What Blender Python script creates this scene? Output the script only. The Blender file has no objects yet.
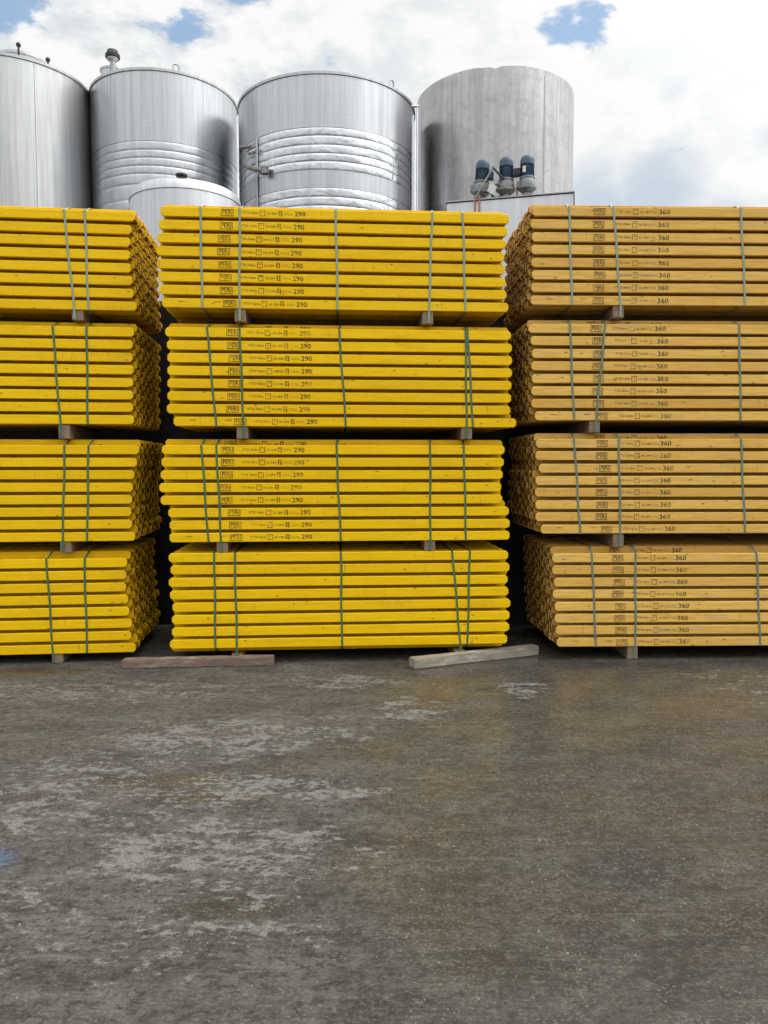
import bpy, bmesh, math, random
from mathutils import Vector, Matrix
random.seed(11)
R = math.radians
S = bpy.context.scene
COL = S.collection

# ------------------------------------------------------------------ helpers
def link(name, me, mat=None, parent=None):
    o = bpy.data.objects.new(name, me)
    COL.objects.link(o)
    if mat is not None and me is not None and len(me.materials) == 0:
        me.materials.append(mat)
    if parent is not None:
        o.parent = parent
    return o

def mesh(name, verts, faces, smooth=False):
    me = bpy.data.meshes.new(name)
    me.from_pydata(verts, [], faces)
    me.update()
    if smooth:
        me.polygons.foreach_set('use_smooth', [True] * len(me.polygons))
    return me

def tag(o, label=None, cat=None, group=None, kind=None):
    if label: o['label'] = label
    if cat: o['category'] = cat
    if group: o['group'] = group
    if kind: o['kind'] = kind
    return o

def empty(name, loc=(0, 0, 0), rz=0.0):
    o = bpy.data.objects.new(name, None)
    o.empty_display_size = 0.1
    COL.objects.link(o)
    o.location = loc
    o.rotation_euler = (0, 0, rz)
    return o

class MB:
    """collects verts/faces of one mesh"""
    def __init__(s): s.v = []; s.f = []
    def add(s, verts, faces):
        b = len(s.v); s.v += [tuple(p) for p in verts]; s.f += [tuple(b + i for i in f) for f in faces]
    def box(s, x0, x1, y0, y1, z0, z1):
        s.add([(x0,y0,z0),(x1,y0,z0),(x1,y1,z0),(x0,y1,z0),(x0,y0,z1),(x1,y0,z1),(x1,y1,z1),(x0,y1,z1)],
              [(0,3,2,1),(4,5,6,7),(0,1,5,4),(1,2,6,5),(2,3,7,6),(3,0,4,7)])
    def lathe(s, prof, n=48, cx=0, cy=0, cap_top=True, cap_bot=True):
        b = len(s.v); m = len(prof)
        for r, z in prof:
            for k in range(n):
                a = 2*math.pi*k/n
                s.v.append((cx + r*math.cos(a), cy + r*math.sin(a), z))
        for i in range(m-1):
            for k in range(n):
                k2 = (k+1) % n
                s.f.append((b+i*n+k, b+i*n+k2, b+(i+1)*n+k2, b+(i+1)*n+k))
        if cap_bot: s.f.append(tuple(b+k for k in reversed(range(n))))
        if cap_top: s.f.append(tuple(b+(m-1)*n+k for k in range(n)))
    def tube(s, pts, r, n=8):
        pts = [Vector(p) for p in pts]; b = len(s.v); m = len(pts); prev = None
        for i, p in enumerate(pts):
            t = (pts[min(i+1, m-1)] - pts[max(i-1, 0)]).normalized()
            if prev is None:
                u = t.orthogonal().normalized()
            else:
                u = (prev - t*prev.dot(t)).normalized()
            prev = u; w = t.cross(u)
            for k in range(n):
                a = 2*math.pi*k/n
                s.v.append(tuple(p + u*(r*math.cos(a)) + w*(r*math.sin(a))))
        for i in range(m-1):
            for k in range(n):
                k2 = (k+1) % n
                s.f.append((b+i*n+k, b+i*n+k2, b+(i+1)*n+k2, b+(i+1)*n+k))
        s.f.append(tuple(b+k for k in reversed(range(n)))); s.f.append(tuple(b+(m-1)*n+k for k in range(n)))
    def build(s, name, mat, parent=None, smooth=False, bevel=0.0, sharp=30):
        me = mesh(name, s.v, s.f, smooth)
        if bevel > 0:
            bm = bmesh.new(); bm.from_mesh(me)
            bmesh.ops.bevel(bm, geom=list(bm.edges), offset=bevel, segments=1, affect='EDGES')
            bm.to_mesh(me); bm.free()
        if smooth:
            me.set_sharp_from_angle(angle=R(sharp))
        return link(name, me, mat, parent)

# ------------------------------------------------------------------ node helpers
class NT:
    def __init__(s, name):
        s.m = bpy.data.materials.new(name); s.m.use_nodes = True
        s.t = s.m.node_tree; s.t.nodes.clear()
        s.out = s.t.nodes.new('ShaderNodeOutputMaterial')
        s.p = s.t.nodes.new('ShaderNodeBsdfPrincipled')
        s.t.links.new(s.p.outputs[0], s.out.inputs[0])
    def n(s, typ, **kw):
        nd = s.t.nodes.new(typ)
        for k, v in kw.items(): setattr(nd, k, v)
        return nd
    def l(s, a, b): s.t.links.new(a, b)
    def val(s, sock, v):
        if hasattr(v, 'is_linked') or isinstance(v, bpy.types.NodeSocket): s.l(v, sock)
        else: sock.default_value = v
    def math(s, op, a, b=0.0, c=0.0, clamp=False):
        nd = s.n('ShaderNodeMath', operation=op, use_clamp=clamp)
        s.val(nd.inputs[0], a); s.val(nd.inputs[1], b); s.val(nd.inputs[2], c)
        return nd.outputs[0]
    def mapping(s, vec, scale=(1,1,1), loc=(0,0,0), rot=(0,0,0)):
        nd = s.n('ShaderNodeMapping'); s.l(vec, nd.inputs[0])
        s.val(nd.inputs['Location'], loc); nd.inputs['Scale'].default_value = scale; nd.inputs['Rotation'].default_value = rot
        return nd.outputs[0]
    def noise(s, vec, scale=5.0, detail=4.0, rough=0.55, dist=0.0):
        nd = s.n('ShaderNodeTexNoise'); s.l(vec, nd.inputs['Vector'])
        nd.inputs['Scale'].default_value = scale; nd.inputs['Detail'].default_value = detail
        nd.inputs['Roughness'].default_value = rough; nd.inputs['Distortion'].default_value = dist
        return nd.outputs['Fac']
    def voro(s, vec, scale=5.0, feature='F1', out='Distance', rnd=1.0):
        nd = s.n('ShaderNodeTexVoronoi', feature=feature); s.l(vec, nd.inputs['Vector'])
        nd.inputs['Scale'].default_value = scale; nd.inputs['Randomness'].default_value = rnd
        return nd.outputs[out]
    def ramp(s, fac, lo, hi, a=0.0, b=1.0, smooth=True):
        nd = s.n('ShaderNodeMapRange'); nd.interpolation_type = 'SMOOTHSTEP' if smooth else 'LINEAR'
        s.val(nd.inputs[0], fac); nd.inputs[1].default_value = lo; nd.inputs[2].default_value = hi
        nd.inputs[3].default_value = a; nd.inputs[4].default_value = b
        return nd.outputs[0]
    def mix(s, fac, a, b, typ='MIX'):
        nd = s.n('ShaderNodeMix', data_type='RGBA', blend_type=typ)
        s.val(nd.inputs[0], fac)
        for sock, v in ((nd.inputs[6], a), (nd.inputs[7], b)):
            if isinstance(v, tuple): sock.default_value = (*v, 1.0) if len(v) == 3 else v
            else: s.l(v, sock)
        return nd.outputs[2]
    def bump(s, h, strength=0.3, dist=0.01, normal=None):
        nd = s.n('ShaderNodeBump'); nd.inputs['Strength'].default_value = strength
        nd.inputs['Distance'].default_value = dist; s.l(h, nd.inputs['Height'])
        if normal is not None: s.l(normal, nd.inputs['Normal'])
        return nd.outputs[0]
    def obj(s): return s.n('ShaderNodeTexCoord').outputs['Object']
    def rnd(s): return s.n('ShaderNodeObjectInfo').outputs['Random']
    def rndvec(s, vec, amt=37.0):
        r = s.rnd(); c = s.n('ShaderNodeCombineXYZ')
        s.l(s.math('MULTIPLY', r, amt), c.inputs[0]); s.l(s.math('MULTIPLY', r, amt*1.7), c.inputs[1]); s.l(s.math('MULTIPLY', r, amt*0.6), c.inputs[2])
        a = s.n('ShaderNodeVectorMath', operation='ADD'); s.l(vec, a.inputs[0]); s.l(c.outputs[0], a.inputs[1])
        return a.outputs[0]
    def set(s, **kw):
        for k, v in kw.items():
            sock = s.p.inputs[k.replace('_', ' ')]
            if isinstance(v, tuple): sock.default_value = (*v, 1.0) if len(v) == 3 else v
            else: s.val(sock, v)

# ------------------------------------------------------------------ materials
def glazed_wood(name, base, dark, dirt, rough=0.5, stain=0.0):
    t = NT(name); o = t.obj(); v = t.rndvec(o); r = t.rnd()
    grain = t.noise(t.mapping(v, (1.4, 30, 30)), 2.6, 6, 0.62, 0.35)
    fine = t.noise(t.mapping(v, (4, 130, 130)), 3.0, 3, 0.6)
    c = t.mix(t.ramp(grain, 0.42, 0.64, 0, 0.6), base, dark)
    c = t.mix(t.ramp(fine, 0.5, 0.8, 0, 0.22), c, dark)
    # per-piece tone of the glaze
    c = t.mix(t.math('MULTIPLY', t.math('POWER', r, 1.5), 0.55), c, dark)
    # blotchy wear of the glaze
    blot = t.noise(t.mapping(v, (1.2, 5, 5)), 2.2, 5, 0.6)
    c = t.mix(t.ramp(blot, 0.52, 0.70, 0, 0.45), c, dirt)
    # knots
    kv = t.mapping(v, (7.5, 17, 17))
    k = t.voro(kv, 1.0)
    pick = t.n('ShaderNodeSeparateColor'); kn = t.n('ShaderNodeTexVoronoi'); t.l(kv, kn.inputs['Vector']); kn.inputs['Scale'].default_value = 1.0
    t.l(kn.outputs['Color'], pick.inputs[0])
    km = t.math('MULTIPLY', t.ramp(k, 0.05, 0.13, 1, 0), t.ramp(pick.outputs[0], 0.30, 0.38))
    c = t.mix(t.math('MULTIPLY', km, 0.85), c, (0.09, 0.045, 0.012))
    halo = t.math('MULTIPLY', t.ramp(k, 0.1, 0.34, 1, 0), t.ramp(pick.outputs[0], 0.35, 0.45))
    c = t.mix(t.math('MULTIPLY', halo, 0.22), c, dark)
    # grey handling scuffs, here and there
    sc = t.noise(t.mapping(v, (3, 16, 16)), 1.9, 6, 0.7, 0.6)
    c = t.mix(t.ramp(sc, 0.68 - stain, 0.80 - stain, 0, 0.5), c, (0.16, 0.125, 0.085))
    # dirty runs and chips through the glaze
    run = t.noise(t.mapping(v, (34, 6, 5)), 1.0, 5, 0.65)
    c = t.mix(t.math('MULTIPLY', t.ramp(run, 0.60, 0.74), t.math('ADD', 0.25, t.math('MULTIPLY', r, 0.35))), c, (0.26, 0.155, 0.035))
    chip = t.noise(t.mapping(v, (14, 40, 40)), 1.6, 4, 0.6)
    c = t.mix(t.ramp(chip, 0.70, 0.76, 0, 0.6), c, (0.55, 0.42, 0.24))
    t.set(Base_Color=c, Roughness=t.ramp(blot, 0.3, 0.7, rough-0.08, rough+0.12))
    t.set(Normal=t.bump(t.math('ADD', grain, t.math('MULTIPLY', fine, 0.5)), 0.22, 0.004))
    t.p.inputs['Specular IOR Level'].default_value = 0.2
    return t.m

M = {}
M['yellow'] = glazed_wood('yellow_glazed_spruce', (0.93, 0.588, 0.001), (0.79, 0.455, 0.001), (0.66, 0.40, 0.005))
M['tan'] = glazed_wood('amber_glazed_spruce', (0.85, 0.535, 0.125), (0.58, 0.305, 0.048), (0.60, 0.42, 0.19), 0.55, 0.05)
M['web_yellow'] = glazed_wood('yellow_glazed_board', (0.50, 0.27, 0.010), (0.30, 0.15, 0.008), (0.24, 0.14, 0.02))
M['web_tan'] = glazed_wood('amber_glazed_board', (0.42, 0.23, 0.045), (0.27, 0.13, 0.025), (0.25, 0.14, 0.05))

M['end_yellow'] = glazed_wood('yellow_end_grain_shaded', (0.44, 0.25, 0.020), (0.22, 0.115, 0.012), (0.17, 0.10, 0.03), 0.7)  # bare end grain, darkened further to paint in shade beside the stacks
M['end_tan'] = glazed_wood('amber_end_grain_shaded', (0.27, 0.155, 0.040), (0.15, 0.08, 0.022), (0.12, 0.08, 0.035), 0.7)

def ink_mat(name, amount):
    t = NT(name); v = t.rndvec(t.obj())
    a = t.noise(v, 210, 3, 0.6); b = t.noise(v, 26, 3, 0.6)
    t.set(Base_Color=(0.05, 0.028, 0.012), Roughness=0.7)
    m = t.math('MULTIPLY', t.ramp(a, 0.28, 0.52, 0.35, 1), t.ramp(b, 0.30, 0.55, 0.45, 1))
    m = t.math('MULTIPLY', m, t.math('ADD', 0.8, t.math('MULTIPLY', t.rnd(), 0.35)), clamp=True)
    drop = t.noise(v, 11, 2, 0.5)
    m = t.math('MULTIPLY', m, t.ramp(drop, 0.32, 0.44, 0.5, 1))
    t.set(Alpha=t.math('MULTIPLY', m, amount))
    return t.m
M['ink'] = ink_mat('black_stamp_ink', 0.9)
M['ink_faint'] = ink_mat('faded_stamp_ink', 0.78)

def strap_mat(name, ca, cb):
    t = NT(name); v = t.rndvec(t.obj())
    n = t.noise(t.mapping(v, (3, 3, 9)), 3, 3)
    c = t.mix(n, ca, cb)
    t.set(Base_Color=c, Roughness=0.28)
    w = t.n('ShaderNodeTexWave'); w.inputs['Scale'].default_value = 90; t.l(t.obj(), w.inputs['Vector'])
    t.set(Normal=t.bump(w.outputs['Fac'], 0.15, 0.001))
    return t.m
M['strap'] = strap_mat('green_plastic_strap', (0.045, 0.125, 0.050), (0.085, 0.175, 0.090))
M['strap_sky_sheen'] = strap_mat('sky_paled_green_strap', (0.20, 0.31, 0.22), (0.30, 0.40, 0.31))  # paler copy: the sky's sheen is put into its colour
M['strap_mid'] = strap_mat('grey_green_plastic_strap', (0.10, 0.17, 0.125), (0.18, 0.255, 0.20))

def raw_wood(name, a, b, c3):
    t = NT(name); v = t.rndvec(t.obj())
    g = t.noise(t.mapping(v, (28, 2.2, 28)), 2.5, 6, 0.65, 0.4)
    bl = t.noise(v, 7, 5, 0.65)
    c = t.mix(t.ramp(g, 0.35, 0.68), a, b); c = t.mix(t.ramp(bl, 0.48, 0.7, 0, 0.75), c, c3)
    t.set(Base_Color=c, Roughness=0.85, Normal=t.bump(g, 0.5, 0.006)); return t.m
M['spacer'] = raw_wood('raw_spacer_wood', (0.30, 0.22, 0.14), (0.18, 0.115, 0.07), (0.24, 0.20, 0.165))

def long_wood(name, a, b, c3, stretch=(2.0, 28, 28)):
    t = NT(name); v = t.obj()
    g = t.noise(t.mapping(v, stretch), 2.4, 7, 0.68, 0.5)
    bl = t.noise(t.mapping(v, (1, 2, 2)), 6, 6, 0.7)
    cr = t.noise(t.mapping(v, (1.3, 40, 40)), 3.0, 3, 0.5, 1.0)
    c = t.mix(t.ramp(g, 0.36, 0.66), a, b); c = t.mix(t.ramp(bl, 0.50, 0.66, 0, 0.85), c, c3)
    c = t.mix(t.ramp(cr, 0.63, 0.70, 0, 0.7), c, (0.03, 0.024, 0.02))
    t.set(Base_Color=c, Roughness=0.82, Normal=t.bump(t.math('ADD', g, t.math('MULTIPLY', bl, 0.7)), 0.6, 0.012)); return t.m
M['plank'] = long_wood('weathered_red_brown_wood', (0.25, 0.175, 0.13), (0.14, 0.092, 0.066), (0.33, 0.275, 0.22))
M['grey_beam'] = long_wood('weathered_grey_wood', (0.37, 0.325, 0.26), (0.20, 0.17, 0.13), (0.46, 0.42, 0.36))

def steel(name, base, rough, streak=0.25, dull=0.0, wob=0.0, grid=0.0, spec=(9, 9, 0.35)):
    t = NT(name); o = t.obj()
    s1 = t.noise(t.mapping(o, spec), 1.4, 6, 0.62, 0.2)
    s2 = t.noise(t.mapping(o, (30, 30, 0.8)), 1.5, 4, 0.6)
    b1 = t.noise(o, 1.3, 5, 0.6, 0.4)
    d = tuple(x*(1-streak) for x in base)
    c = t.mix(t.ramp(s1, 0.32, 0.70), base, d)
    c = t.mix(t.ramp(s2, 0.45, 0.75, 0, 0.35), c, d)
    if dull > 0:
        b2 = t.noise(t.mapping(o, (3.0, 3.0, 2.4)), 1.6, 9, 0.75, 0.8)
        c = t.mix(t.ramp(b2, 0.42, 0.68, 0, dull), c, tuple(x*0.62 for x in base))
        lt = t.noise(t.mapping(o, (34, 34, 1.6)), 1.2, 6, 0.7, 0.5)
        c = t.mix(t.ramp(lt, 0.54, 0.74, 0, 0.35), c, tuple(min(1, x*1.3) for x in base))
    ro = t.math('ADD', t.ramp(s1, 0.3, 0.7, rough-0.05, rough+0.08), t.ramp(b1, 0.3, 0.7, -0.03, 0.05))
    h = t.math('ADD', t.math('MULTIPLY', s2, 0.05), t.math('MULTIPLY', b1, 0.6))
    nrm = t.bump(h, 0.10, 0.06)
    if wob > 0:
        w = t.noise(t.mapping(o, (2.6, 2.6, 3.4)), 1.6, 2, 0.5, 0.5)
        nrm = t.bump(w, wob, 0.05, nrm)
    if grid > 0:
        # fine square embossing rolled into the sheet
        sx = t.n('ShaderNodeSeparateXYZ'); t.l(o, sx.inputs[0])
        at = t.math('ARCTAN2', sx.outputs[1], sx.outputs[0])
        g = t.math('MAXIMUM', t.math('POWER', t.math('ABSOLUTE', t.math('SINE', t.math('MULTIPLY', at, 70.0))), 10),
                   t.math('POWER', t.math('ABSOLUTE', t.math('SINE', t.math('MULTIPLY', sx.outputs[2], 45.0))), 10))
        c = t.mix(t.math('MULTIPLY', g, 0.22*grid), c, tuple(x*0.55 for x in base))
    t.set(Base_Color=c, Metallic=1.0, Roughness=ro, Normal=nrm)
    return t.m
M['steel'] = steel('brushed_tank_steel', (0.57, 0.575, 0.58), 0.42, 0.18)
M['steel_grid'] = steel('embossed_tank_steel', (0.55, 0.56, 0.58), 0.34, 0.18, grid=0.6)
M['steel_band'] = steel('dimpled_jacket_steel', (0.62, 0.635, 0.66), 0.20, 0.16, wob=0.32)
M['steel_soft'] = steel('ribbed_jacket_steel', (0.56, 0.57, 0.59), 0.29, 0.16, wob=0.14)
M['steel_dull'] = steel('dull_streaked_steel', (0.46, 0.45, 0.455), 0.27, 0.22, dull=0.70)
M['steel_pale'] = steel('pale_sheet_steel', (0.66, 0.67, 0.70), 0.42, 0.14)
M['fitting'] = steel('fitting_steel', (0.42, 0.42, 0.43), 0.33, 0.2)

def plain(name, col, rough=0.5, metal=0.0, var=0.25, scale=14, bump=0.1):
    t = NT(name); v = t.rndvec(t.obj()); n = t.noise(v, scale, 5, 0.65)
    c = t.mix(t.ramp(n, 0.35, 0.7), col, tuple(x*(1-var) for x in col))
    t.set(Base_Color=c, Roughness=t.ramp(n, 0.3, 0.7, rough-0.08, rough+0.1), Metallic=metal, Normal=t.bump(n, bump, 0.01)); return t.m
M['dark'] = plain('dark_rubber', (0.03, 0.03, 0.032), 0.6)
M['motor_blue'] = plain('blue_enamel', (0.022, 0.058, 0.11), 0.38, 0, 0.35)
M['motor_cowl'] = plain('blue_cowl_enamel', (0.050, 0.10, 0.155), 0.42, 0, 0.3)
M['cast'] = plain('grey_cast_metal', (0.27, 0.29, 0.31), 0.5, 0.3, 0.35)
M['bracket'] = plain('worn_bracket_steel', (0.30, 0.28, 0.26), 0.5, 0.6, 0.4)
M['white'] = plain('white_plate', (0.72, 0.72, 0.70), 0.5)
M['hose'] = plain('orange_hose', (0.50, 0.23, 0.12), 0.6)
M['coil'] = plain('brown_cable', (0.18, 0.10, 0.06), 0.6)
M['blocker'] = plain('gap_black', (0.014, 0.0138, 0.014), 0.9, 0, 0.4, 3)  # near-black, painting shade into the gaps

# ------------------------------------------------------------------ ground
def ground_mat():
    t = NT('worn_wet_concrete'); o = t.obj()
    sp = t.n('ShaderNodeSeparateXYZ'); t.l(o, sp.inputs[0]); X, Y = sp.outputs[0], sp.outputs[1]
    wob = t.noise(o, 1.1, 5, 0.6)
    wobv = t.math('MULTIPLY', t.math('SUBTRACT', wob, 0.5), 1.6)
    def blob(cx, cy, rx, ry, soft=0.55):
        dx = t.math('DIVIDE', t.math('SUBTRACT', X, cx), rx); dy = t.math('DIVIDE', t.math('SUBTRACT', Y, cy), ry)
        d = t.math('SQRT', t.math('ADD', t.math('MULTIPLY', dx, dx), t.math('MULTIPLY', dy, dy)))
        d = t.math('ADD', d, wobv)
        return t.ramp(d, 1.0 - soft, 1.0 + soft, 1, 0)
    def union(*a):
        r = a[0]
        for b in a[1:]: r = t.math('MAXIMUM', r, b)
        return r
    big = t.noise(o, 0.45, 5, 0.6, 0.3)
    mid = t.noise(t.mapping(o, (1.0, 2.0, 1)), 2.3, 7, 0.68, 0.3)
    fin = t.noise(t.mapping(o, (1.0, 1.25, 1)), 17, 7, 0.78)
    micro = t.noise(t.mapping(o, (1.0, 1.3, 1)), 62, 4, 0.8)
    # dry grey and damp brown tones
    dry = t.mix(t.ramp(mid, 0.36, 0.64), (0.118, 0.113, 0.103), (0.054, 0.050, 0.044))
    damp = t.mix(t.ramp(mid, 0.36, 0.64), (0.066, 0.062, 0.050), (0.019, 0.0175, 0.013))
    dampf = t.ramp(t.math('ADD', t.math('MULTIPLY', X, 0.36), t.math('MULTIPLY', t.math('SUBTRACT', big, 0.5), 2.2)), -0.40, 0.45)
    damp_and_refl = union(blob(1.0, 5.0, 0.22, 1.0), blob(-1.2, 4.05, 0.35, 0.10), blob(-0.63, 2.86, 0.22, 0.08), blob(-0.9, 3.85, 0.3, 0.07), blob(-2.9, 6.25, 0.5, 0.14))  # first blob paints the gap's dark reflection; the others are damp spots
    damp_refl_all = t.math('MAXIMUM', dampf, t.math('MULTIPLY', damp_and_refl, 0.9))
    c = t.mix(damp_refl_all, dry, damp)
    # brown silt left where the water stood
    silt = t.math('MULTIPLY', t.ramp(t.noise(t.mapping(o, (1, 1.8, 1)), 0.9, 6, 0.62, 0.5), 0.46, 0.64), t.ramp(damp_refl_all, 0.2, 0.8))
    c = t.mix(t.math('MULTIPLY', silt, 0.45), c, (0.050, 0.0415, 0.025))
    # reddish-brown tint to the left of the yard
    red = t.math('MULTIPLY', blob(-2.0, 4.6, 1.2, 1.5, 0.8), t.ramp(t.noise(o, 3.2, 5, 0.6), 0.42, 0.62, 0, 0.45))
    c = t.mix(red, c, (0.088, 0.064, 0.057))
    broom = t.noise(t.mapping(o, (0.55, 5.5, 1), rot=(0, 0, R(2))), 7.0, 5, 0.7, 0.2)
    c = t.mix(t.math('MULTIPLY', t.ramp(broom, 0.50, 0.66), 0.55), c, (0.024, 0.021, 0.016))
    c = t.mix(t.math('MULTIPLY', t.ramp(broom, 0.47, 0.34), 0.32), c, (0.15, 0.143, 0.125))
    clumpn = t.noise(t.mapping(o, (1, 1.7, 1)), 3.4, 6, 0.7, 0.3)
    # rough broken skin: dark hollows, light high spots
    c = t.mix(t.math('MULTIPLY', t.ramp(fin, 0.51, 0.58), 0.75), c, (0.022, 0.019, 0.015))
    c = t.mix(t.math('MULTIPLY', t.ramp(fin, 0.47, 0.39), 0.48), c, (0.150, 0.142, 0.124))
    c = t.mix(t.math('MULTIPLY', t.ramp(micro, 0.54, 0.62), t.math('MULTIPLY', t.ramp(clumpn, 0.38, 0.60, 0.15, 1), 0.9)), c, (0.19, 0.18, 0.15))
    c = t.mix(t.math('MULTIPLY', t.ramp(micro, 0.47, 0.39), t.math('MULTIPLY', t.ramp(clumpn, 0.62, 0.38, 0.2, 1), 0.9)), c, (0.016, 0.014, 0.011))
    # pale scaled patches: ragged flakes inside a few worn areas
    reg = union(blob(-0.95, 4.75, 0.75, 0.36), blob(-0.62, 3.92, 0.55, 0.22), blob(-0.80, 3.32, 0.75, 0.34), blob(-0.35, 6.0, 0.5, 0.24),
                blob(0.22, 5.3, 0.28, 0.24), t.math('MULTIPLY', blob(-1.7, 3.9, 0.6, 0.6), 0.75), t.math('MULTIPLY', blob(-2.4, 5.7, 1.4, 0.3), 0.7), blob(1.05, 5.75, 0.16, 0.2),
                t.math('MULTIPLY', blob(-1.1, 2.75, 0.9, 0.4), 0.55), t.math('MULTIPLY', blob(2.9, 5.9, 0.6, 0.6), 0.45))
    flk = t.noise(t.mapping(o, (1.0, 1.35, 1), rot=(0, 0, R(10))), 21.0, 6, 0.72, 0.1)
    clump = t.noise(t.mapping(o, (1.0, 2.0, 1), rot=(0, 0, R(6))), 4.2, 6, 0.68)
    lvl = t.math('ADD', t.math('ADD', t.math('MULTIPLY', flk, 0.6), t.math('MULTIPLY', clump, 0.55)), t.math('MULTIPLY', reg, 0.10))
    pal = t.math('MULTIPLY', t.ramp(lvl, 0.655, 0.715), t.ramp(reg, 0.02, 0.4, 0.0, 1))
    palc = t.mix(t.ramp(micro, 0.38, 0.62), (0.30, 0.295, 0.28), (0.14, 0.136, 0.124))
    c = t.mix(t.math('MULTIPLY', pal, 0.85), c, palc)
    # small aggregate stones showing in the surface
    av = t.n('ShaderNodeTexVoronoi'); t.l(o, av.inputs['Vector']); av.inputs['Scale'].default_value = 58
    sc = t.n('ShaderNodeSeparateColor'); t.l(av.outputs['Color'], sc.inputs[0])
    dens = t.ramp(t.noise(o, 1.7, 5, 0.65), 0.40, 0.64)
    agg = t.math('MULTIPLY', t.ramp(av.outputs['Distance'], 0.16, 0.34, 1, 0), t.math('MULTIPLY', t.ramp(sc.outputs[0], 0.66, 0.80), dens))
    c = t.mix(t.math('MULTIPLY', agg, 0.75), c, t.mix(sc.outputs[1], (0.26, 0.25, 0.21), (0.06, 0.052, 0.042)))
    pit = t.math('MULTIPLY', t.ramp(t.voro(t.mapping(o, (1, 1.7, 1)), 24), 0.10, 0.26, 1, 0), t.ramp(t.noise(o, 2.6, 4, 0.6), 0.48, 0.60))
    c = t.mix(t.math('MULTIPLY', pit, 0.7), c, (0.016, 0.014, 0.011))
    # a smear of blue marking paint and a cross joint
    blue = t.math('MULTIPLY', blob(-1.70, 3.22, 0.11, 0.10, 0.5), t.ramp(fin, 0.62, 0.44))
    c = t.mix(t.math('MULTIPLY', blue, 0.65), c, (0.09, 0.19, 0.36))
    jy = t.math('ADD', t.math('SUBTRACT', Y, 2.83), t.math('MULTIPLY', t.math('SUBTRACT', t.noise(o, 3, 4, 0.6), 0.5), 0.09))
    joint = t.math('MULTIPLY', t.ramp(t.math('ABSOLUTE', jy), 0.002, 0.010, 1, 0), t.ramp(t.noise(o, 5, 5, 0.7), 0.46, 0.62))
    c = t.mix(t.math('MULTIPLY', joint, 0.45), c, (0.018, 0.016, 0.013))
    # a broken film of water lies over the damp part
    filmn = t.noise(t.mapping(o, (1, 1.6, 1)), 1.5, 6, 0.62, 0.4)
    film = t.math('MULTIPLY', t.ramp(damp_refl_all, 0.25, 0.85), t.ramp(filmn, 0.36, 0.58, 0.35, 1))
    sheen = union(blob(2.8, 5.9, 0.9, 0.9), blob(1.5, 2.5, 0.8, 0.35))
    film = t.math('MAXIMUM', film, t.math('MULTIPLY', sheen, t.ramp(clump, 0.40, 0.56)))
    film = t.math('MULTIPLY', film, t.ramp(micro, 0.66, 0.50))
    film = t.math('MULTIPLY', film, t.ramp(pal, 0.6, 0.1))
    rough = t.math('ADD', t.math('MULTIPLY', t.math('SUBTRACT', fin, 0.5), 0.4), 0.74, clamp=True)
    h = t.math('SUBTRACT', t.math('MULTIPLY', micro, 0.40), t.math('MULTIPLY', fin, 0.75))
    nrm = t.bump(h, 0.85, 0.022)
    cn = t.bump(h, 0.13, 0.022)
    t.set(Base_Color=c, Roughness=rough, Normal=nrm, Coat_Weight=film, Coat_Roughness=0.13, Coat_IOR=1.40, Coat_Normal=cn)
    return t.m
g = link('ground', mesh('ground', [(-250, -250, 0), (250, -250, 0), (250, 250, 0), (-250, 250, 0)], [(0, 1, 2, 3)]), ground_mat())
tag(g, kind='structure')

# loose grit lying on the yard: one uncountable scatter
gb = MB()
for _ in range(6000):
    x = random.uniform(-2.6, 3.0); y = 2.2 + 4.1*random.random()**1.1
    if random.random() > 0.3 + 0.7*(x > -0.2): continue
    r = random.choice([0.0018, 0.002, 0.0025, 0.003, 0.0045])*random.uniform(0.8, 1.3)
    a = random.uniform(0, 6.28); vs = []
    for k in range(5):
        q = a + k*1.2566; vs.append((x + r*math.cos(q)*random.uniform(.7, 1.2), y + r*math.sin(q)*random.uniform(.7, 1.2), 0.0))
    vs2 = [(x + (p[0]-x)*.6, y + (p[1]-y)*.6, r*random.uniform(.5, .9)) for p in vs]
    gb.add(vs + vs2, [(k, (k+1) % 5, 5+(k+1) % 5, 5+k) for k in range(5)] + [(5, 6, 7, 8, 9)])
def grit_mat():
    t = NT('loose_grit'); n = t.noise(t.obj(), 60, 2)
    t.set(Base_Color=t.mix(t.ramp(n, 0.35, 0.65), (0.27, 0.255, 0.22), (0.05, 0.045, 0.038)), Roughness=0.75); return t.m
grit = gb.build('gravel', grit_mat())
tag(grit, 'fine pale grit scattered over the wet concrete yard', 'gravel', kind='stuff')

# ------------------------------------------------------------------ beams
PITCH, FH, FT, DEPTH = 0.1055, 0.0765, 0.040, 0.200
COLP, NCOL = 0.120, 10
HALF = PITCH/2

def flange_geo(mb, L, y0, front):
    """octagon-ended flange from y0 to y0+FT with small chamfers along its long edges"""
    c, b = 0.019, 0.0035
    def ring(y, ins):
        h = FH/2 - ins; x0, x1 = ins, L - ins; k = c - ins*0.4
        return [(x0+k, y, FH/2-h), (x1-k, y, FH/2-h), (x1, y, FH/2-h+k), (x1, y, FH/2+h-k), (x1-k, y, FH/2+h), (x0+k, y, FH/2+h), (x0, y, FH/2+h-k), (x0, y, FH/2-h+k)]
    rings = [ring(y0, b), ring(y0+b, 0), ring(y0+FT-b, 0), ring(y0+FT, b)]
    base = len(mb.v)
    for r in rings: mb.v += r
    for i in range(3):
        for k in range(8):
            k2 = (k+1) % 8
            mb.f.append((base+i*8+k, base+i*8+k2, base+(i+1)*8+k2, base+(i+1)*8+k))
    mb.f.append(tuple(base+k for k in reversed(range(8)))); mb.f.append(tuple(base+24+k for k in range(8)))

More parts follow.
